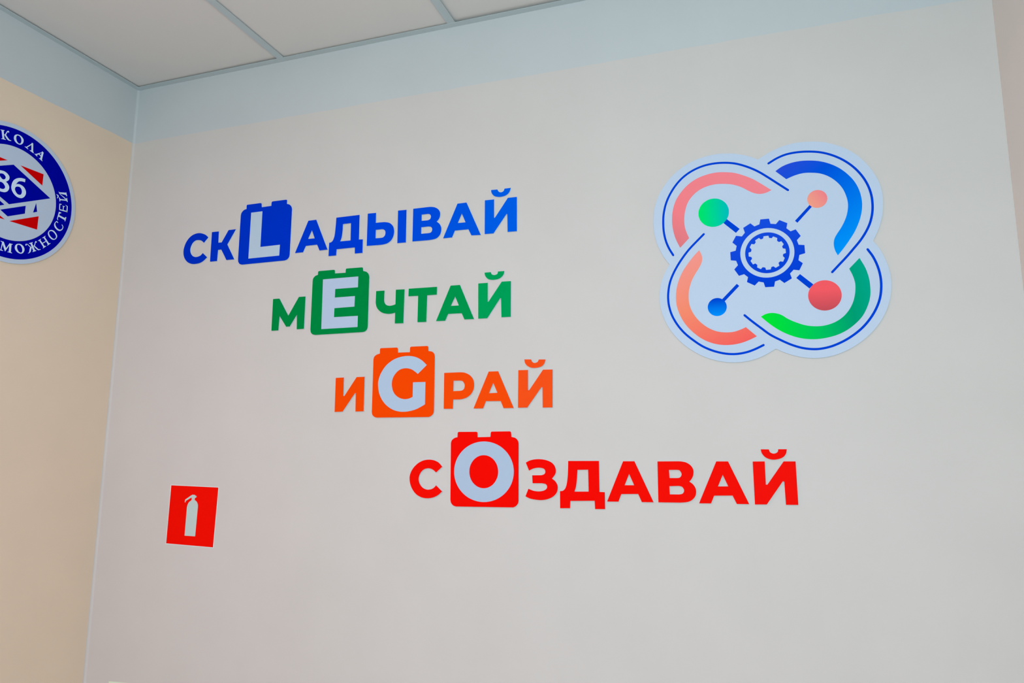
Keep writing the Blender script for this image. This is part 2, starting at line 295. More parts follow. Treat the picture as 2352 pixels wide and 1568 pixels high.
 'r6': [[[1749.9,1629.0],[[1798.0,1629.7],[1805.6,1629.4],[1817.6,1626.9],[1827.9,1620.2],[1833.6,1610.4],[1833.5,1599.0],[1829.9,1589.9],[1823.6,1582.2]],[[1823.6,1582.2],[1831.7,1576.3],[1837.3,1567.4],[1838.5,1558.4],[1835.9,1547.9],[1828.2,1539.5],[1817.6,1534.7],[1801.0,1532.9]],[1749.6,1532.3]],[[1776.8,1609.0],[[1795.8,1609.5],[1801.9,1608.0],[1806.2,1600.2],[1804.4,1594.1],[1800.6,1591.0],[1795.2,1590.1]],[1777.7,1589.9]],[[1776.7,1570.8],[[1799.2,1571.7],[1806.7,1569.5],[1810.7,1562.4],[1809.0,1556.0],[1804.7,1552.9],[1798.6,1551.9]],[1777.1,1551.6]]],
 'r7': [[[1887.0,1630.0],[1913.7,1630.2],[1956.7,1533.3],[1929.3,1533.1],[1920.6,1552.0],[1879.3,1550.8],[1871.6,1532.8],[1844.3,1532.4]],[[1900.5,1599.1],[1888.7,1572.1],[1911.8,1572.8]]],
 'r8': [[[1968.5,1630.3],[1994.9,1630.8],[1995.0,1578.1],[1998.3,1578.2],[2035.8,1631.1],[2061.4,1631.3],[2062.1,1534.3],[2035.9,1533.9],[2034.9,1585.6],[2031.9,1586.3],[1995.0,1533.7],[1969.1,1532.9]]],
 'r8v': [[[[1987.3,1658.3],[1989.7,1648.9],[1997.0,1640.1],[2008.8,1635.3],[2021.4,1635.4],[2034.2,1639.9],[2041.5,1647.7],[2044.2,1658.7]],[[2025.6,1658.6],[2023.6,1652.0],[2015.7,1648.6],[2008.1,1651.5],[2005.2,1658.3]]]],
 'sign': [[[272.6,1548.6],[454.7,1545.1],[450.4,1367.5],[270.3,1371.8]]],
 'signr': [[[275.6,1546.4],[452.5,1542.9],[447.3,1370.0],[272.8,1374.1]]],
 'signp': [[[379.6,1398.8],[340.3,1399.3],[[341.4,1481.9],[343.0,1489.6],[347.6,1497.4],[356.8,1503.9]],[356.7,1510.8],[354.9,1511.2],[335.7,1501.3],[334.7,1496.8],[331.7,1497.0],[332.7,1504.7],[354.6,1518.2],[357.2,1518.5],[357.4,1519.9],[368.3,1519.7],[[368.8,1517.8],[373.3,1516.8],[374.4,1514.4],[373.2,1511.9],[369.0,1511.1]],[[368.2,1504.8],[376.6,1499.5],[381.4,1491.3],[382.1,1483.0]]]],
 'corner_sign': [[[95.5,963.6],[116.1,964.4],[193.1,966.8],[280.8,969.4],[287.8,822.0],[108.5,810.8]]],
 'plate': [[[[1793.0,2115.2],[1776.8,2140.7],[1764.1,2171.2],[1757.1,2202.5],[1755.9,2231.4],[1759.1,2262.0],[1769.4,2294.0],[1783.8,2319.3],[1802.0,2342.0],[1825.9,2361.8],[1853.4,2376.9],[1884.3,2386.2],[1914.7,2389.7],[1942.7,2388.0],[1968.4,2382.8],[1993.7,2373.5],[2014.4,2362.6]],[[2014.4,2362.6],[2032.8,2373.2],[2056.6,2383.9],[2083.7,2391.2],[2110.2,2393.4],[2138.0,2391.4],[2163.6,2386.4],[2188.6,2376.3],[2213.1,2362.1],[2235.3,2342.6],[2255.2,2316.8],[2269.0,2291.1],[2277.9,2265.4],[2281.2,2238.6],[2280.7,2216.1],[2276.7,2188.5],[2267.5,2159.7],[2254.1,2133.2]],[[2254.1,2133.2],[2264.6,2117.4],[2274.3,2094.5],[2281.3,2070.2],[2284.8,2044.5],[2283.8,2019.2],[2279.1,1992.6],[2269.4,1966.3],[2254.2,1940.4],[2235.3,1918.2],[2211.6,1897.9],[2184.8,1882.1],[2154.9,1870.8],[2126.7,1866.5],[2101.9,1867.5],[2077.1,1872.5],[2053.8,1880.9],[2031.7,1892.0]],[[2031.7,1892.0],[2013.4,1881.1],[1990.4,1870.9],[1963.9,1864.5],[1933.8,1863.2],[1907.2,1866.7],[1878.6,1875.3],[1851.8,1888.7],[1826.5,1907.0],[1803.1,1931.3],[1785.0,1958.5],[1772.6,1988.6],[1766.7,2018.5],[1767.1,2046.3],[1772.0,2071.9],[1781.3,2095.1],[1793.0,2115.2]]]],
 'gear': [[[2012.4,2209.6],[2032.2,2209.5],[2035.0,2196.4],[2047.2,2194.4],[2055.5,2203.6],[2073.0,2194.0],[2070.2,2181.6],[2079.2,2173.2],[2090.5,2176.9],[2100.9,2159.6],[2091.9,2150.0],[2095.1,2138.6],[2107.9,2136.6],[2108.3,2116.7],[2095.4,2113.5],[2092.8,2100.9],[2102.0,2092.9],[2093.4,2076.2],[2080.9,2078.8],[2072.4,2070.0],[2076.0,2058.1],[2058.8,2048.0],[2049.3,2056.9],[2038.3,2053.4],[2035.6,2040.8],[2015.7,2041.0],[2012.6,2052.9],[2001.4,2055.9],[1992.1,2046.8],[1974.7,2056.7],[1977.8,2068.5],[1969.2,2076.6],[1957.2,2073.4],[1946.9,2090.2],[1956.0,2100.0],[1952.2,2111.3],[1939.9,2113.6],[1939.4,2134.1],[1952.1,2136.7],[1955.0,2148.5],[1945.4,2157.8],[1954.5,2174.1],[1968.1,2171.2],[1975.5,2179.9],[1972.0,2192.3],[1989.2,2202.3],[1998.1,2193.5],[2009.7,2197.6]]],
 'gearh': [[[2017.8,2166.8],[2028.8,2167.2],[2030.3,2161.5],[2036.1,2160.3],[2039.5,2164.3],[2048.5,2159.7],[2047.7,2153.0],[2051.7,2149.1],[2057.4,2150.8],[2062.3,2142.9],[2058.4,2137.7],[2059.8,2133.0],[2065.7,2131.1],[2066.1,2121.0],[2059.7,2118.9],[2058.9,2113.9],[2062.8,2109.0],[2058.7,2100.1],[2052.1,2101.6],[2048.3,2098.0],[2049.9,2091.1],[2041.2,2086.5],[2036.6,2090.7],[2031.6,2089.1],[2030.2,2083.5],[2019.7,2083.1],[2018.1,2089.0],[2012.1,2090.5],[2007.9,2085.9],[1999.6,2090.9],[2000.5,2097.0],[1996.1,2101.1],[1990.5,2099.1],[1985.3,2108.2],[1989.2,2113.5],[1987.7,2117.7],[1981.7,2119.7],[1981.6,2129.1],[1987.7,2131.1],[1988.9,2136.3],[1985.0,2141.9],[1989.2,2150.1],[1995.7,2148.8],[1999.3,2153.1],[1998.2,2158.3],[2007.0,2163.7],[2011.4,2159.5],[2016.6,2161.5]]],
 'st1': [[[1934.5,2218.8],[1963.8,2190.7],[1954.7,2181.5],[1926.2,2209.7]]],
 'st2': [[[2090.2,2198.1],[2095.4,2192.7],[2129.7,2229.1],[2124.5,2233.6]]],
 'st3': [[[1951.3,2054.0],[1956.8,2048.4],[1921.6,2012.8],[1915.9,2018.5]]],
 'st4': [[[2094.3,2067.0],[2122.0,2040.1],[2113.0,2030.9],[2085.6,2058.4]]],
 'arc1': [[[[1820.4,2156.0],[1809.7,2181.1],[1803.8,2208.1],[1802.6,2232.7],[1805.7,2256.9],[1813.7,2280.6],[1827.9,2301.6],[1845.7,2319.0],[1867.1,2331.8],[1892.0,2339.3],[1914.7,2341.7],[1935.1,2339.9],[1957.2,2335.3],[1978.8,2325.9],[2000.1,2313.8],[2020.9,2297.6],[2041.2,2280.7]],[[2041.2,2280.7],[2028.8,2275.5],[2014.4,2274.0],[2000.2,2278.2],[1987.9,2285.7],[1972.0,2296.6],[1952.2,2305.6],[1932.1,2309.9],[1911.6,2311.4],[1890.9,2308.4],[1871.8,2300.9],[1856.2,2289.0],[1843.2,2272.1],[1835.9,2251.5],[1832.8,2229.5],[1833.5,2209.1],[1837.7,2192.6],[1843.0,2179.0]]]],
 'arc2': [[[[2052.6,2327.5],[2068.5,2337.4],[2088.2,2343.7],[2109.4,2345.9],[2131.9,2344.2],[2154.0,2339.3],[2175.6,2329.8],[2195.1,2316.4],[2212.5,2298.3],[2226.1,2277.4],[2234.5,2253.5],[2237.5,2228.5],[2235.7,2207.9],[2229.9,2186.0],[2218.7,2160.8],[2204.1,2137.9],[2189.7,2118.6],[2178.4,2105.3]],[[2178.4,2105.3],[2173.1,2118.3],[2171.3,2133.5],[2173.9,2146.4],[2180.5,2158.0],[2189.6,2171.3],[2199.0,2189.2],[2205.1,2207.5],[2207.5,2226.2],[2205.7,2243.5],[2198.7,2265.4],[2186.4,2284.2],[2170.4,2299.2],[2152.2,2308.9],[2133.6,2313.2],[2114.6,2314.6],[2095.3,2311.2],[2076.2,2304.3]]]],
 'arc3': [[[[1865.9,2145.5],[1852.7,2132.1],[1839.0,2115.4],[1825.1,2095.6],[1815.0,2074.6],[1808.7,2053.3],[1806.1,2029.8],[1807.7,2008.0],[1815.0,1984.1],[1826.5,1962.1],[1842.5,1942.8],[1862.2,1925.5],[1885.5,1913.0],[1910.5,1906.5],[1935.6,1905.9],[1957.0,1909.6],[1975.0,1915.9],[1991.4,1923.4]],[[1967.5,1946.8],[1954.9,1941.4],[1938.7,1936.9],[1918.9,1936.6],[1899.2,1940.5],[1879.6,1950.5],[1861.8,1965.9],[1847.7,1985.1],[1839.1,2006.1],[1836.8,2027.7],[1839.0,2049.1],[1845.9,2070.3],[1854.9,2086.4],[1864.7,2101.4],[1871.2,2114.7],[1872.7,2125.4],[1870.6,2135.5],[1865.9,2145.5]]]],
 'arc4': [[[[2002.5,1970.2],[2019.7,1953.3],[2037.9,1938.3],[2059.5,1925.2],[2081.1,1916.2],[2102.7,1911.5],[2124.3,1910.5],[2145.9,1913.1],[2167.6,1918.9],[2187.7,1928.7],[2206.4,1943.0],[2222.0,1960.1],[2233.0,1981.1],[2239.7,2002.4],[2241.5,2024.1],[2239.9,2047.9],[2234.1,2071.3],[2223.5,2095.2]],[[2200.4,2071.6],[2207.0,2054.1],[2210.7,2035.5],[2209.4,2015.4],[2204.0,1993.9],[2193.9,1974.5],[2179.9,1959.0],[2161.1,1947.3],[2139.3,1941.2],[2119.4,1940.8],[2099.5,1944.3],[2078.0,1952.9],[2061.4,1962.2],[2049.9,1970.8],[2038.1,1976.0],[2024.3,1977.8],[2012.0,1975.3],[2002.5,1970.2]]]],
 'ln1': [[[[1802.7,2138.5],[1792.7,2157.5],[1785.6,2177.4],[1781.4,2200.1],[1780.5,2222.7],[1782.1,2247.1],[1788.3,2273.2],[1798.7,2296.8],[1814.0,2319.8],[1832.9,2339.1],[1856.4,2353.7],[1883.4,2363.0],[1911.9,2366.1],[1939.8,2364.0],[1963.6,2358.2],[1988.8,2346.8],[2011.8,2332.7],[2032.6,2316.1],[2054.8,2296.9],[2078.6,2276.3]]]],
 'ln3': [[[[1878.6,2185.6],[1857.6,2165.6],[1842.0,2150.0],[1828.2,2133.2],[1814.3,2113.4],[1802.3,2092.5],[1793.7,2072.2],[1789.1,2052.7],[1787.1,2031.0],[1788.8,2009.2],[1795.3,1985.3],[1807.7,1961.1],[1823.9,1939.9],[1843.7,1921.6],[1867.0,1904.3],[1893.7,1891.7],[1920.4,1884.6],[1943.5,1883.1],[1966.6,1886.4],[1986.2,1893.0],[2005.2,1901.8]]]],
 'ln2': [[[[2037.9,2349.4],[2057.2,2359.8],[2078.9,2366.9],[2103.6,2369.0],[2129.7,2367.2],[2155.3,2361.9],[2180.3,2351.4],[2203.1,2336.6],[2223.7,2317.1],[2240.4,2293.8],[2252.0,2268.5],[2258.0,2243.2],[2259.0,2218.6],[2256.8,2198.1],[2250.8,2176.3],[2241.4,2156.7],[2228.7,2137.4],[2212.7,2118.4],[2196.8,2100.3],[2181.0,2084.0],[2164.1,2066.4]]]],
 'ln4': [[[[2241.8,2114.0],[2251.9,2095.5],[2259.9,2071.9],[2263.9,2047.9],[2263.9,2024.3],[2259.8,1999.3],[2251.1,1976.4],[2237.6,1953.8],[2220.3,1933.3],[2199.9,1916.4],[2178.0,1903.0],[2152.9,1892.5],[2129.6,1887.7],[2109.7,1887.7],[2088.2,1891.7],[2065.0,1900.6],[2041.8,1913.1],[2020.8,1926.2],[2002.4,1942.1],[1982.2,1960.1],[1965.8,1975.8]]]],
 'ring_o': [2023.8,2125.3,61.3],
 'ring_i': [2024.1,2125.3,50.4],
 'dot1': [1904.1,2238.4,36.5],
 'dot2': [2142.2,2246.7,22.0],
 'dot3': [1903.6,1999.8,22.3],
 'dot4': [2145.0,2012.3,35.9],
 'badge': [-396.0,2372.8,201.5,188.8,136.4],
 'K1': [[[[-448.5,2540.9],[-436.9,2543.8],[-436.9,2542.0],[-439.1,2540.8],[-437.0,2530.7],[[-434.4,2532.4],[-431.9,2538.0],[-429.7,2543.9],[-426.8,2546.7],[-423.9,2545.7],[-423.9,2542.3]],[[-425.4,2541.3],[-425.6,2543.3],[-427.6,2542.4],[-429.1,2538.8],[-431.3,2532.8]],[[-431.2,2532.0],[-424.4,2525.8],[-420.0,2522.7],[-415.1,2522.5]],[[-415.1,2520.8],[-420.5,2519.6],[-424.5,2519.9],[-428.0,2522.1],[-435.8,2530.6]],[-437.0,2529.6],[-434.3,2519.4],[-430.4,2519.0],[-430.5,2517.7],[-443.5,2515.3],[-443.4,2516.2],[-440.6,2517.3],[-440.1,2519.7],[-444.8,2539.3],[-448.0,2539.9]]]],
 'O1': [[[[[-399.6,2547.7],[-392.7,2548.6],[-385.7,2545.8],[-380.9,2541.0],[-379.7,2536.0],[-381.2,2528.5],[-385.6,2523.1],[-390.3,2520.8],[-396.9,2520.9],[-403.0,2523.8],[-407.0,2528.4],[-408.4,2533.6],[-407.8,2539.8],[-404.6,2544.6],[-399.6,2547.7]]],[[[-398.1,2545.4],[-393.1,2545.4],[-389.0,2542.2],[-386.5,2537.3],[-386.1,2531.5],[-387.6,2526.2],[-390.6,2523.5],[-394.8,2523.9],[-398.9,2527.6],[-401.5,2533.3],[-402.1,2539.0],[-400.8,2543.4],[-398.1,2545.4]]]]],
 'L1': [[[[-354.7,2541.7],[-350.9,2541.1],[-348.8,2518.7],[-346.3,2513.7],[-346.6,2512.3],[-358.8,2516.2],[-358.7,2517.4],[-355.3,2517.3],[-354.1,2520.4],[-355.6,2534.8],[-367.7,2521.1],[-363.6,2518.9],[-364.3,2517.4],[-374.6,2521.1],[-374.3,2522.1],[-371.2,2522.3],[-369.6,2522.8],[-356.7,2537.3]]]],
 'A1': [[[[-321.0,2529.1],[-316.5,2527.0],[-319.4,2503.6],[-317.3,2500.5],[-318.0,2499.3],[-328.9,2504.5],[-328.7,2505.4],[-325.7,2505.1],[-324.6,2506.7],[-324.2,2512.7],[-331.6,2515.5],[-336.1,2511.5],[-334.0,2508.4],[-334.7,2507.3],[-343.7,2511.8],[-343.3,2512.8],[-340.5,2512.7],[-338.5,2513.9],[-323.2,2525.1]],[[-329.2,2517.8],[-322.2,2524.4],[-323.8,2515.2]]]],
 'M2': [[[[-411.1,2227.4],[-402.4,2227.1],[-393.8,2210.6],[-385.7,2227.5],[-376.7,2227.6],[-376.9,2225.9],[-379.9,2225.5],[-379.3,2203.3],[-375.4,2202.3],[-375.4,2201.1],[-388.9,2201.1],[-388.8,2202.3],[-385.3,2202.9],[-385.8,2221.4],[-395.1,2201.5],[-395.9,2201.6],[-404.7,2219.2],[-406.4,2203.5],[-401.1,2201.7],[-401.4,2200.9],[-410.4,2200.6],[-410.3,2201.8],[-408.4,2204.1],[-406.5,2224.4],[-411.2,2226.2]]]],
 'O2': [[[[[-358.8,2233.8],[-352.2,2233.8],[-346.0,2230.6],[-342.1,2225.5],[-341.0,2219.2],[-343.1,2212.4],[-346.8,2208.5],[-350.7,2206.7],[-357.4,2207.2],[-363.5,2210.1],[-367.7,2214.6],[-369.5,2220.2],[-368.6,2226.2],[-365.1,2230.9],[-358.8,2233.8]]],[[[-358.5,2231.0],[-353.8,2230.0],[-349.6,2225.8],[-347.3,2219.9],[-347.0,2214.2],[-349.1,2210.3],[-352.3,2209.4],[-357.1,2211.4],[-361.4,2216.8],[-363.5,2222.8],[-363.1,2227.8],[-361.3,2230.0],[-358.5,2231.0]]]]],
 'Z2': [[[[-329.9,2243.9],[-319.1,2249.9],[-318.7,2248.8],[-320.9,2246.6],[-309.8,2228.6],[-305.9,2228.7],[-305.5,2227.4],[-316.2,2221.1],[-316.8,2222.1],[-314.5,2224.4],[-325.2,2243.1],[-329.4,2242.8]]],[[[-315.4,2239.6],[-312.6,2245.5],[-312.3,2252.7],[-310.4,2256.0],[-307.2,2255.0],[-307.1,2252.1],[-308.7,2251.4],[-309.6,2252.9],[-310.4,2250.7],[-310.8,2245.1],[-312.4,2240.1]]],[[[-315.3,2239.2],[-310.7,2240.5],[-299.7,2234.4],[-292.7,2235.9],[-292.7,2234.8],[-299.3,2231.1],[-302.8,2231.8]]],[[[-318.3,2235.0],[-324.8,2232.8],[-333.9,2238.6],[-336.4,2238.0],[-336.9,2234.8],[-338.5,2233.9],[-340.1,2236.8],[-338.7,2239.5],[-334.2,2240.3],[-322.9,2234.6]]],[[[-324.9,2233.2],[-320.4,2234.9],[-321.8,2221.1],[-324.2,2216.7],[-329.3,2213.1],[-329.6,2214.0],[-326.4,2217.3],[-325.7,2229.2]]]],
 'N2': [[[[-303.8,2259.0],[-295.6,2267.3],[-295.0,2266.6],[-297.0,2263.0],[-282.0,2248.6],[-277.3,2250.4],[-276.8,2249.5],[-285.9,2240.3],[-286.6,2241.1],[-284.9,2244.4],[-300.0,2260.1],[-303.4,2258.2]]],[[[-291.6,2271.4],[-282.9,2280.0],[-282.2,2279.1],[-284.4,2275.7],[-269.2,2260.8],[-264.7,2262.6],[-264.1,2261.7],[-273.3,2252.4],[-273.9,2253.2],[-272.1,2256.6],[-287.3,2272.3],[-291.1,2270.5]]],[[[-289.5,2256.3],[-279.1,2265.7],[-277.6,2264.4],[-287.6,2255.0]]]],
 'O3': [[[[[-265.8,2303.2],[-257.7,2302.9],[-249.8,2297.0],[-245.8,2290.5],[-247.4,2282.4],[-253.3,2276.5],[-260.4,2275.1],[-268.8,2278.9],[-274.5,2285.4],[-275.7,2291.9],[-272.5,2299.1],[-265.8,2303.2]]],[[[-263.2,2300.1],[-255.6,2296.6],[-249.7,2290.0],[-249.7,2283.1],[-254.3,2278.7],[-260.2,2279.3],[-267.9,2283.9],[-272.2,2290.2],[-272.1,2295.8],[-268.2,2299.0],[-263.2,2300.1]]]]],
 'S3': [[[[-252.0,2335.8],[-246.8,2332.1],[-248.0,2330.3],[[-252.3,2332.4],[-255.5,2328.6],[-255.3,2322.4],[-250.8,2316.2],[-243.7,2312.3],[-236.9,2313.0],[-232.1,2318.4],[-231.5,2324.9],[-234.9,2328.8]],[[-234.1,2330.5],[-229.3,2324.9],[-229.9,2317.7],[-235.1,2310.5],[-242.2,2307.6],[-250.5,2310.0],[-257.0,2315.6],[-259.2,2322.6],[-257.1,2329.5],[-252.0,2335.8]]]]],
 'T3': [[[[-248.3,2366.0],[-240.5,2365.4],[-241.0,2363.4],[-245.0,2362.1],[-246.9,2355.9],[-227.2,2352.8],[-225.3,2356.8],[-222.6,2356.7],[-224.6,2343.3],[-226.5,2343.1],[-226.4,2346.5],[-247.8,2351.0],[-250.0,2344.4],[-248.0,2340.1],[-249.4,2339.0],[-252.0,2343.0]]]],
 'E3': [[[[-248.2,2374.7],[-221.9,2376.9],[-221.8,2372.3],[-223.9,2373.3],[-247.6,2371.5]]],[[[-249.4,2391.6],[-242.1,2392.3],[-242.6,2390.2],[-246.6,2389.4],[-245.9,2373.8],[-248.4,2372.3]]],[[[-239.3,2388.0],[-230.7,2388.8],[-231.3,2387.2],[-234.4,2386.4],[-234.1,2374.9],[-236.4,2374.9],[-236.9,2386.4]]],[[[-230.3,2393.9],[-221.8,2392.5],[-220.8,2372.9],[-223.9,2373.3],[-224.3,2390.7]]]],
 'I3': [[[[-256.8,2427.2],[-254.3,2425.7],[-232.6,2432.0],[-231.7,2434.1],[-227.2,2423.1],[-229.3,2421.8],[-231.2,2425.4],[-253.6,2422.0],[-255.4,2425.5]]],[[[-252.6,2409.3],[-250.5,2410.6],[-248.8,2406.4],[-227.2,2411.4],[-228.7,2416.6],[-226.9,2417.5],[-223.3,2405.6],[-225.0,2404.7],[-227.3,2407.8],[-247.7,2402.8],[-248.0,2398.5],[-249.7,2398.6]]],[[[-253.5,2421.7],[-250.6,2421.6],[-227.4,2413.0],[-229.1,2410.2]]],[[[[-262.1,2417.1],[-255.8,2415.5],[-254.5,2411.0],[-257.3,2405.4]],[[-259.4,2405.8],[-257.8,2409.9],[-258.8,2413.3],[-262.0,2415.9]]]]],
 'd8': [[[[[-434.3,2425.7],[-424.1,2426.8],[-415.0,2423.7],[-408.7,2417.9],[-407.5,2411.7],[-409.6,2405.1],[-416.1,2398.9]],[[-416.1,2398.9],[-410.0,2395.0],[-406.2,2389.8],[-405.0,2384.5],[-406.4,2377.4],[-410.5,2371.4],[-416.4,2367.8],[-422.6,2366.4],[-428.9,2366.0],[-435.3,2367.3],[-441.3,2372.0],[-444.5,2379.0],[-444.5,2386.3],[-441.4,2392.3],[-438.1,2395.0]],[[-438.1,2395.0],[-444.5,2399.3],[-447.3,2406.3],[-447.0,2413.8],[-443.8,2419.9],[-438.8,2423.9],[-434.3,2425.7]]],[[[-430.6,2418.1],[-425.5,2418.4],[-420.8,2415.7],[-418.0,2411.8],[-418.6,2407.0],[-421.4,2403.8],[-424.8,2402.5],[-428.6,2403.7],[-432.9,2407.3],[-435.8,2411.6],[-435.4,2415.4],[-433.3,2417.0],[-430.6,2418.1]]],[[[-428.5,2393.5],[-423.2,2391.8],[-418.8,2387.7],[-416.5,2383.6],[-417.3,2378.8],[-421.3,2375.3],[-425.9,2374.4],[-430.7,2375.1],[-434.3,2378.7],[-436.1,2384.5],[-435.6,2389.6],[-432.7,2392.3],[-428.5,2393.5]]]]],
 'd6': [[[[-361.9,2426.8],[[-361.9,2417.5],[-370.0,2417.0],[-378.0,2414.4],[-383.2,2409.2],[-387.4,2400.9]],[[-387.4,2400.9],[-381.9,2405.0],[-374.5,2405.7],[-365.9,2403.4],[-359.4,2397.8],[-356.0,2390.6],[-355.9,2382.2],[-359.2,2374.3],[-365.2,2368.4],[-372.5,2366.3],[-380.8,2367.1],[-389.5,2371.9],[-396.1,2379.5],[-399.3,2388.2],[-398.8,2399.2],[-395.5,2409.5],[-389.1,2417.8],[-380.7,2423.3],[-371.1,2426.3],[-361.9,2426.8]]],[[[-381.0,2397.4],[-375.3,2397.9],[-370.7,2394.5],[-368.0,2388.8],[-367.7,2382.2],[-370.0,2377.2],[-374.3,2375.0],[-380.1,2375.6],[-385.2,2380.1],[-388.4,2386.4],[-387.8,2392.4],[-384.9,2395.6],[-381.0,2397.4]]]]],
 'dia': [[[[-400.1,2455.9],[-280.1,2397.2],[-399.8,2338.0],[-523.4,2396.6]]]],
 'strip': [[[[-422.3,2314.6],[-351.8,2349.7],[-351.7,2326.0],[-400.0,2302.2]]]],
 'sliver': [[[[-412.3,2332.4],[-442.5,2316.1],[-454.6,2320.8],[-440.7,2346.6]]]],
 'rsl': [[[[-406.5,2290.8],[-439.5,2290.2],[-441.5,2307.6]]]],
 'rtop': [[[[-418.2,2461.9],[-461.1,2441.7],[-463.5,2462.7]]]],
 'rt1': [[[[-380.7,2461.8],[-308.9,2462.1],[-309.3,2426.8]]]],
 'rt2': [[[[-393.5,2290.6],[-309.9,2331.7],[-310.2,2290.6]]]],
 'bt': [[[[-321.7,2368.5],[-316.0,2343.4],[-327.8,2337.3]]]],
}
# ------------------------------------------------------------------ room shell
WX, DEPTH, ZC, TOP = 2.538, 4.8, 2.886, 3.15
slab('floor', (-0.12, -DEPTH, -0.1), (WX + 0.12, 0.12, 0), MAT_FLOOR, structure=True)
slab('wall_back', (-0.12, 0, 0), (WX + 0.12, 0.12, TOP), MAT_WALL, structure=True)
slab('wall_left', (-0.12, -DEPTH, 0), (0, 0, TOP), MAT_WALL_LEFT, structure=True)
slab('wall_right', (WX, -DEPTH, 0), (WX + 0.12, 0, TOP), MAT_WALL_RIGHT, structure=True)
# plaster fillet softening the left corner
bm = bmesh.new()
R, N = 0.007, 6
prof = [(0, 0), (R, 0)] + [(R - R * math.sin(a), -R + R * math.cos(a)) for a in (math.pi / 2 * k / N for k in range(1, N))] + [(0, -R)]
lo = [bm.verts.new((x, y, 0)) for x, y in prof]; hi = [bm.verts.new((x, y, ZC + 0.01)) for x, y in prof]
for i in range(len(prof)):
    j = (i + 1) % len(prof)
    bm.faces.new((lo[i], lo[j], hi[j], hi[i]))
bm.faces.new(lo[::-1]); bm.faces.new(hi)
trim = finish(bm, 'trim_1', MAT_WALL); trim['kind'] = 'structure'

# suspended ceiling: slab above, wall angles, tee bars and lay-in tiles
ceiling = slab('ceiling', (-0.12, -DEPTH, TOP), (WX + 0.12, 0.12, TOP + 0.1), MAT_VOID, structure=True)
T = 0.0010
def angle(lo, hi, lo2, hi2):
    bm = bmesh.new(); box(bm, lo, hi); box(bm, lo2, hi2)
    finish(bm, 'wall_angle', MAT_TEE, ceiling)
angle((0.0, -0.020, ZC), (WX, -0.0001, ZC + T), (0.0, -T, ZC + T), (WX, -0.0001, ZC + 0.024))
angle((0.0001, -DEPTH, ZC), (0.020, -0.020, ZC + T), (0.0001, -DEPTH, ZC + T), (T, -0.020, ZC + 0.024))
angle((WX - 0.020, -DEPTH, ZC), (WX - 0.0001, -0.020, ZC + T), (WX - T, -DEPTH, ZC + T), (WX - 0.0001, -0.020, ZC + 0.024))
XT = [0.5982, 1.1904, 1.7904, 2.3904]
def tee(x0, x1, y0, y1, along_y):
    bm = bmesh.new()
    box(bm, (x0, y0, ZC + 0.0012), (x1, y1, ZC + 0.0012 + T))
    if along_y: box(bm, ((x0 + x1) / 2 - 0.001, y0, ZC + 0.002), ((x0 + x1) / 2 + 0.001, y1, ZC + 0.036))
    else: box(bm, (x0, (y0 + y1) / 2 - 0.001, ZC + 0.002), (x1, (y0 + y1) / 2 + 0.001, ZC + 0.036))
    finish(bm, 'tee_bar', MAT_TEE, ceiling)
for x in XT: tee(x - 0.0122, x + 0.0122, -DEPTH, -0.012, True)
YT = [-0.62 - 0.6 * k for k in range(7)]
XE = [0.0] + XT + [WX]
for y in YT:
    for a, b in zip(XE, XE[1:]):
        tee(a + (0.0125 if a else 0.012), b - 0.0125, y - 0.012, y + 0.012, False)
YE = [0.0] + YT + [-DEPTH]
GAP = 0.0065
for a, b in zip(XE, XE[1:]):
    for c, d in zip(YE, YE[1:]):
        bm = bmesh.new()
        z = ZC + 0.0012 + T
        # each tile lies a little uneven on its flanges, which opens the dark gaps at its edges
        q = [z + GAP * random.uniform(0.35, 1.0) for _ in range(4)]
        x0, x1, y0, y1 = a + 0.004, b - 0.004, d + 0.004, c - 0.004
        lo = [bm.verts.new(p) for p in ((x0, y0, q[0]), (x1, y0, q[1]), (x1, y1, q[2]), (x0, y1, q[3]))]
        hi = [bm.verts.new((v.co.x, v.co.y, v.co.z + 0.015)) for v in lo]
        bm.faces.new(lo[::-1]); bm.faces.new(hi)
        for i in range(4):
            j = (i + 1) % 4; bm.faces.new((lo[i], lo[j], hi[j], hi[i]))
        finish(bm, 'ceiling_tile', MAT_TILE, ceiling)

# ------------------------------------------------------------------ cut-out letters
def L(key): return [loop(p) for p in S[key]]
def letter(keys, rgb, label, group, breve=None):
    pcs = [L(k) for k in keys]
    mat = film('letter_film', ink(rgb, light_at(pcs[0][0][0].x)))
    o, org = make('wall_letter', pcs, 0.0, 0.0037, MAT_PVC)
    tag(o, label, 'letter', group)
    make('printed_face', pcs, 0.0037, 0.0040, mat, org=org, parent=o)
    if breve:
        b = [L(breve)]
        br, _ = make('breve', b, 0.0, 0.0037, MAT_PVC, org=org, parent=o)
        make('printed_face', b, 0.0037, 0.0040, mat, org=org, parent=br)
    return o
def block(key, wkey, rgb, white, label, group):
    pcs = [L(key)]; w = [L(wkey)]
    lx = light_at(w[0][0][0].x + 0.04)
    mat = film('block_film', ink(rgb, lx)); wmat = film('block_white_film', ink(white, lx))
    o, org = make('letter_block', pcs, 0.0, 0.0037, MAT_PVC)
    tag(o, label, 'letter block', group)
    make('printed_face', pcs, 0.0037, 0.0040, mat, org=org, parent=o)
    inset, _ = make('white_letter', w, 0.0040, 0.0042, wmat, org=org, parent=o)
    inset['label'] = 'bluish white letter on the block face'
    return o
G1, G2, G3, G4 = ('blue letters of the top word', 'green letters of the second word', 'orange letters of the third word', 'red letters of the bottom word')
GB = 'toy brick shaped letter blocks in the four words'
letter(['b1'], (0, 42, 178), 'dark blue letter С starting the top word, nearest the room corner', G1)
letter(['b2'], (0, 43, 181), 'dark blue letter К left of the blue block with L', G1)
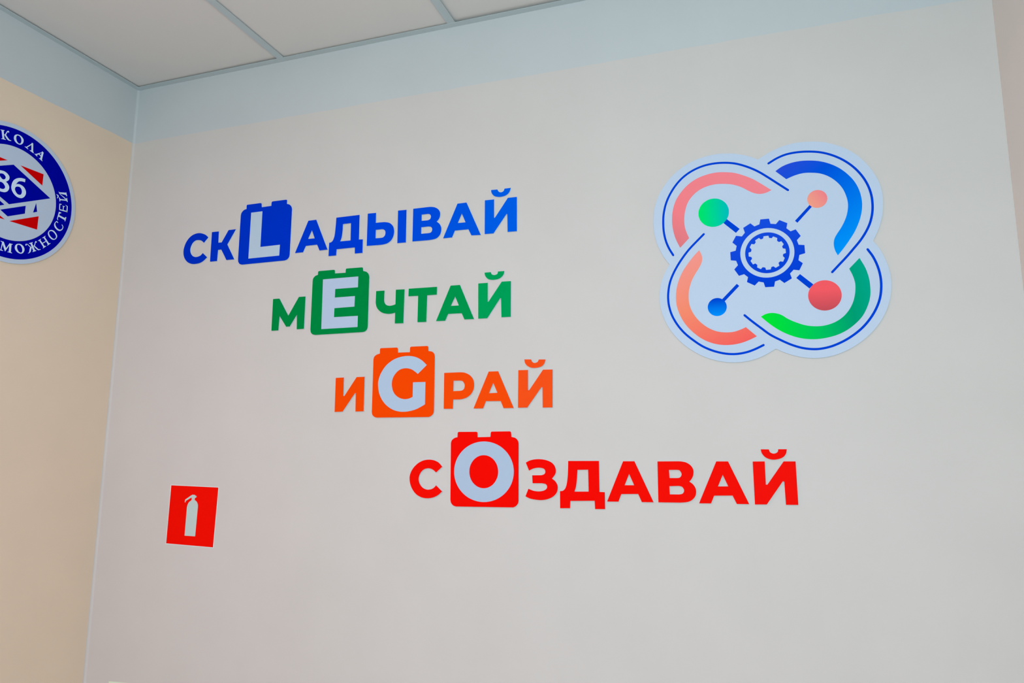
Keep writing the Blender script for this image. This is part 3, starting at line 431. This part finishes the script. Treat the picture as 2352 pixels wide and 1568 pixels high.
block('bL', 'bLw', (0, 46, 186), (167, 185, 204), 'blue toy brick shaped block with a white letter L in top word', GB)
letter(['b4'], (0, 53, 199), 'blue letter А right after the blue L block, smaller than other blue А', G1)
letter(['b5'], (0, 56, 204), 'blue letter Д with two feet in the top word', G1)
letter(['b6', 'b6i'], (0, 66, 214), 'blue two-piece letter Ы in the top word', G1)
letter(['b7'], (0, 73, 218), 'blue letter В between Ы and А in the top word', G1)
letter(['b8'], (0, 83, 225), 'lighter blue letter А just before the Й ending the top word', G1)
letter(['b9'], (0, 92, 232), 'bright blue letter Й with loose breve ending the top word', G1, breve='b9v')
letter(['g1'], (0, 124, 59), 'dark green letter М starting the second word left of the E block', G2)
block('gE', 'gEw', (0, 127, 61), (168, 187, 214), 'green toy brick shaped block with a white letter E in second word', GB)
letter(['g3'], (0, 134, 65), 'green letter Ч right after the green E block', G2)
letter(['g4'], (0, 139, 70), 'green T-bar shaped letter Т between Ч and А in second word', G2)
letter(['g5'], (0, 145, 75), 'green pointed letter А just before Й in second word', G2)
letter(['g6'], (0, 156, 87), 'lighter green letter Й with loose breve ending the second word', G2, breve='g6v')
letter(['o1'], (239, 68, 4), 'orange letter И starting the third word left of the G block', G3)
block('oG', 'oGw', (242, 70, 4), (169, 193, 220), 'orange toy brick shaped block with a white letter G in third word', GB)
letter(['o3'], (243, 73, 9), 'orange letter Р right after the orange G block', G3)
letter(['o4'], (244, 75, 12), 'orange letter А in the third word', G3)
letter(['o5'], (250, 80, 26), 'orange letter Й with loose breve ending the third word', G3, breve='o5v')
letter(['r1'], (238, 14, 5), 'red letter С starting the bottom word left of the O block', G4)
block('rO', 'rOw', (240, 12, 5), (168, 192, 220), 'red toy brick shaped block with a white letter O in bottom word', GB)
letter(['r3'], (242, 12, 6), 'red letter З right after the red O block', G4)
letter(['r4'], (242, 12, 6), 'red letter Д with two feet in the bottom word', G4)
letter(['r5'], (242, 14, 6), 'red letter А between Д and В in the bottom word', G4)
letter(['r6'], (242, 16, 8), 'red letter В in the bottom word', G4)
letter(['r7'], (242, 16, 8), 'red letter А just before the Й ending the bottom word', G4)
letter(['r8'], (240, 18, 12), 'red letter Й with loose breve ending the bottom word', G4, breve='r8v')

# ------------------------------------------------------------------ knot-shaped emblem with gear
emblem, eo = make('wall_emblem', [L('plate')], 0.0, 0.0036, MAT_PVC)
tag(emblem, 'large white four-lobed emblem plate with blue gear and coloured arcs on wall', 'emblem')
def ep(name, pcs, mat, d=0.0042, label=None):
    o, _ = make(name, pcs, 0.0040, d, mat, org=eo, parent=emblem)
    if label: o['label'] = label
    return o
make('plate_face', [L('plate')], 0.0036, 0.0040, MAT_PLATE, org=eo, parent=emblem)
I = ink
def mp(key_pts): return to_main(key_pts[0] / 1000, key_pts[1] / 1000, 0.004)
BLUE_LINE = film('blue_line_print', I((0, 66, 214)))
GEAR = gradient_film('gear_print', (2.0, 0, 2.22), (2.04, 0, 2.03), [(0, I((24, 78, 226))), (1, I((0, 62, 214)))])
ep('gear', [[loop(S['gear'][0]), circle(*S['ring_o'])]], GEAR, label='blue toothed gear ring')
ep('inner_gear', [[circle(*S['ring_i']), loop(S['gearh'][0])]], GEAR, label='thin blue ring with teeth cut inward')
for k in ('st1', 'st2', 'st3', 'st4'): ep('spoke', [L(k)], BLUE_LINE, label='short blue spoke beside the gear')
for k, wd in (('ln1', 5.3), ('ln2', 5.3), ('ln3', 5.3), ('ln4', 5.3)): ep('outline', [[ribbon(S[k][0][0], wd)]], BLUE_LINE, label='thin blue looping outline')
def disc(k, a, c, stops, lab):
    cx, cz, r = S[k]
    m = gradient_film('dot_print', to_main((cx + a[0] * r) / 1000, (cz + a[1] * r) / 1000, 0), to_main((cx + c[0] * r) / 1000, (cz + c[1] * r) / 1000, 0), stops)
    ep('dot', [[circle(cx, cz, r, 56)]], m, 0.0043, lab)
disc('dot1', (-1, 0), (1, 0), [(0.1, I((0, 228, 112))), (0.5, I((0, 214, 150))), (1, I((0, 188, 192)))], 'green dot fading to teal')
disc('dot2', (-1, -.6), (1, .6), [(0, I((250, 166, 140))), (1, I((250, 128, 142)))], 'small salmon dot')
disc('dot3', (0, 1), (0, -1), [(0.1, I((0, 72, 214))), (1, I((0, 145, 255)))], 'small blue dot')
disc('dot4', (0, 1), (0, -1), [(0.3, I((255, 92, 102))), (1, I((192, 78, 90)))], 'large red dot')
def arc(k, a, c, stops, lab):
    ep('arc', [L(k)], gradient_film('arc_print', to_main(a[0], a[1], 0), to_main(c[0], c[1], 0), stops), label=lab)
arc('arc1', (1.95, 2.34), (1.80, 2.12), [(0, I((250, 134, 146))), (0.55, I((250, 130, 140))), (1, I((206, 118, 128)))], 'pink arc in the upper left lobe')
arc('arc2', (2.04, 2.34), (2.20, 2.11), [(0, I((42, 74, 220))), (0.3, I((0, 84, 226))), (0.65, I((0, 120, 242))), (1, I((0, 152, 255)))], 'blue arc in the upper right lobe')
arc('arc3', (1.87, 2.14), (1.97, 1.90), [(0, I((255, 152, 144))), (0.45, I((255, 140, 112))), (1, I((252, 92, 92)))], 'orange arc in the lower left lobe')
arc('arc4', (2.0, 1.97), (2.24, 2.02), [(0, I((0, 230, 42))), (0.45, I((0, 200, 92))), (0.8, I((0, 158, 116))), (1, I((0, 166, 138)))], 'green arc in the lower right lobe')

# ------------------------------------------------------------------ extinguisher sign
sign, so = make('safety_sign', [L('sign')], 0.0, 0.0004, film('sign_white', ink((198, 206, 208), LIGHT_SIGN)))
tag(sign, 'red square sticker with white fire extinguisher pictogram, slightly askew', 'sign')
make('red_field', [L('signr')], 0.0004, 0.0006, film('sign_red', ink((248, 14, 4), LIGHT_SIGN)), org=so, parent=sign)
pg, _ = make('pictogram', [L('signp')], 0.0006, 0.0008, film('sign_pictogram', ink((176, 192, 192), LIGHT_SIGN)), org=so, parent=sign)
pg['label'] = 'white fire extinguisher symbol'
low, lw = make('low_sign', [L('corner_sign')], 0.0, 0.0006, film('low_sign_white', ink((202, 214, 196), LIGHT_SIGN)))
tag(low, 'pale greenish sign below the red sticker, only its upper edge in view', 'sign')

# ------------------------------------------------------------------ round badge on the left wall
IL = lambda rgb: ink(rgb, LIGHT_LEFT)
cy, cz, R1, R2, R3 = S['badge']
badge, bo = make('round_badge', [[circle(cy, cz, R1, 128)]], 0.0, 0.0036, MAT_PVC, to_left)
tag(badge, 'round white badge with dark blue ring on the left wall', 'badge')
def bp(name, pcs, mat, d=0.0042, d0=0.0040, label=None):
    o, _ = make(name, pcs, d0, d, mat, to_left, bo, badge)
    if label: o['label'] = label
    return o
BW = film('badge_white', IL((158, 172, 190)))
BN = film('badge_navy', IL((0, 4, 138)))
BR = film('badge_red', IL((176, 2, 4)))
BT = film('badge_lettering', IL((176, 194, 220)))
bp('badge_face', [[circle(cy, cz, R1, 128)]], BW, 0.0040, 0.0036)
bp('ring', [[circle(cy, cz, R2, 128), circle(cy, cz, R3, 112)]], BN, label='dark blue ring')
def polys(k): return [[loop(p, 3) for p in q] for q in S[k]]
for k in ('K1', 'O1', 'L1', 'A1', 'M2', 'O2', 'Z2', 'N2', 'O3', 'S3', 'T3', 'E3', 'I3'):
    bp('ring_letter', polys(k), BT, 0.0044, 0.0042)
bp('blue_panel', polys('dia'), BN, label='dark blue slanted panel behind the number')
for k in ('d8', 'd6'): bp('digit', polys(k), BT, 0.0044, 0.0042)
bp('blue_strip', polys('strip'), BN); bp('blue_strip', polys('sliver'), BN)
bp('blue_triangle', polys('bt'), BN)
for k in ('rsl', 'rtop', 'rt1', 'rt2'): bp('red_triangle', polys(k), BR, label='red triangle')
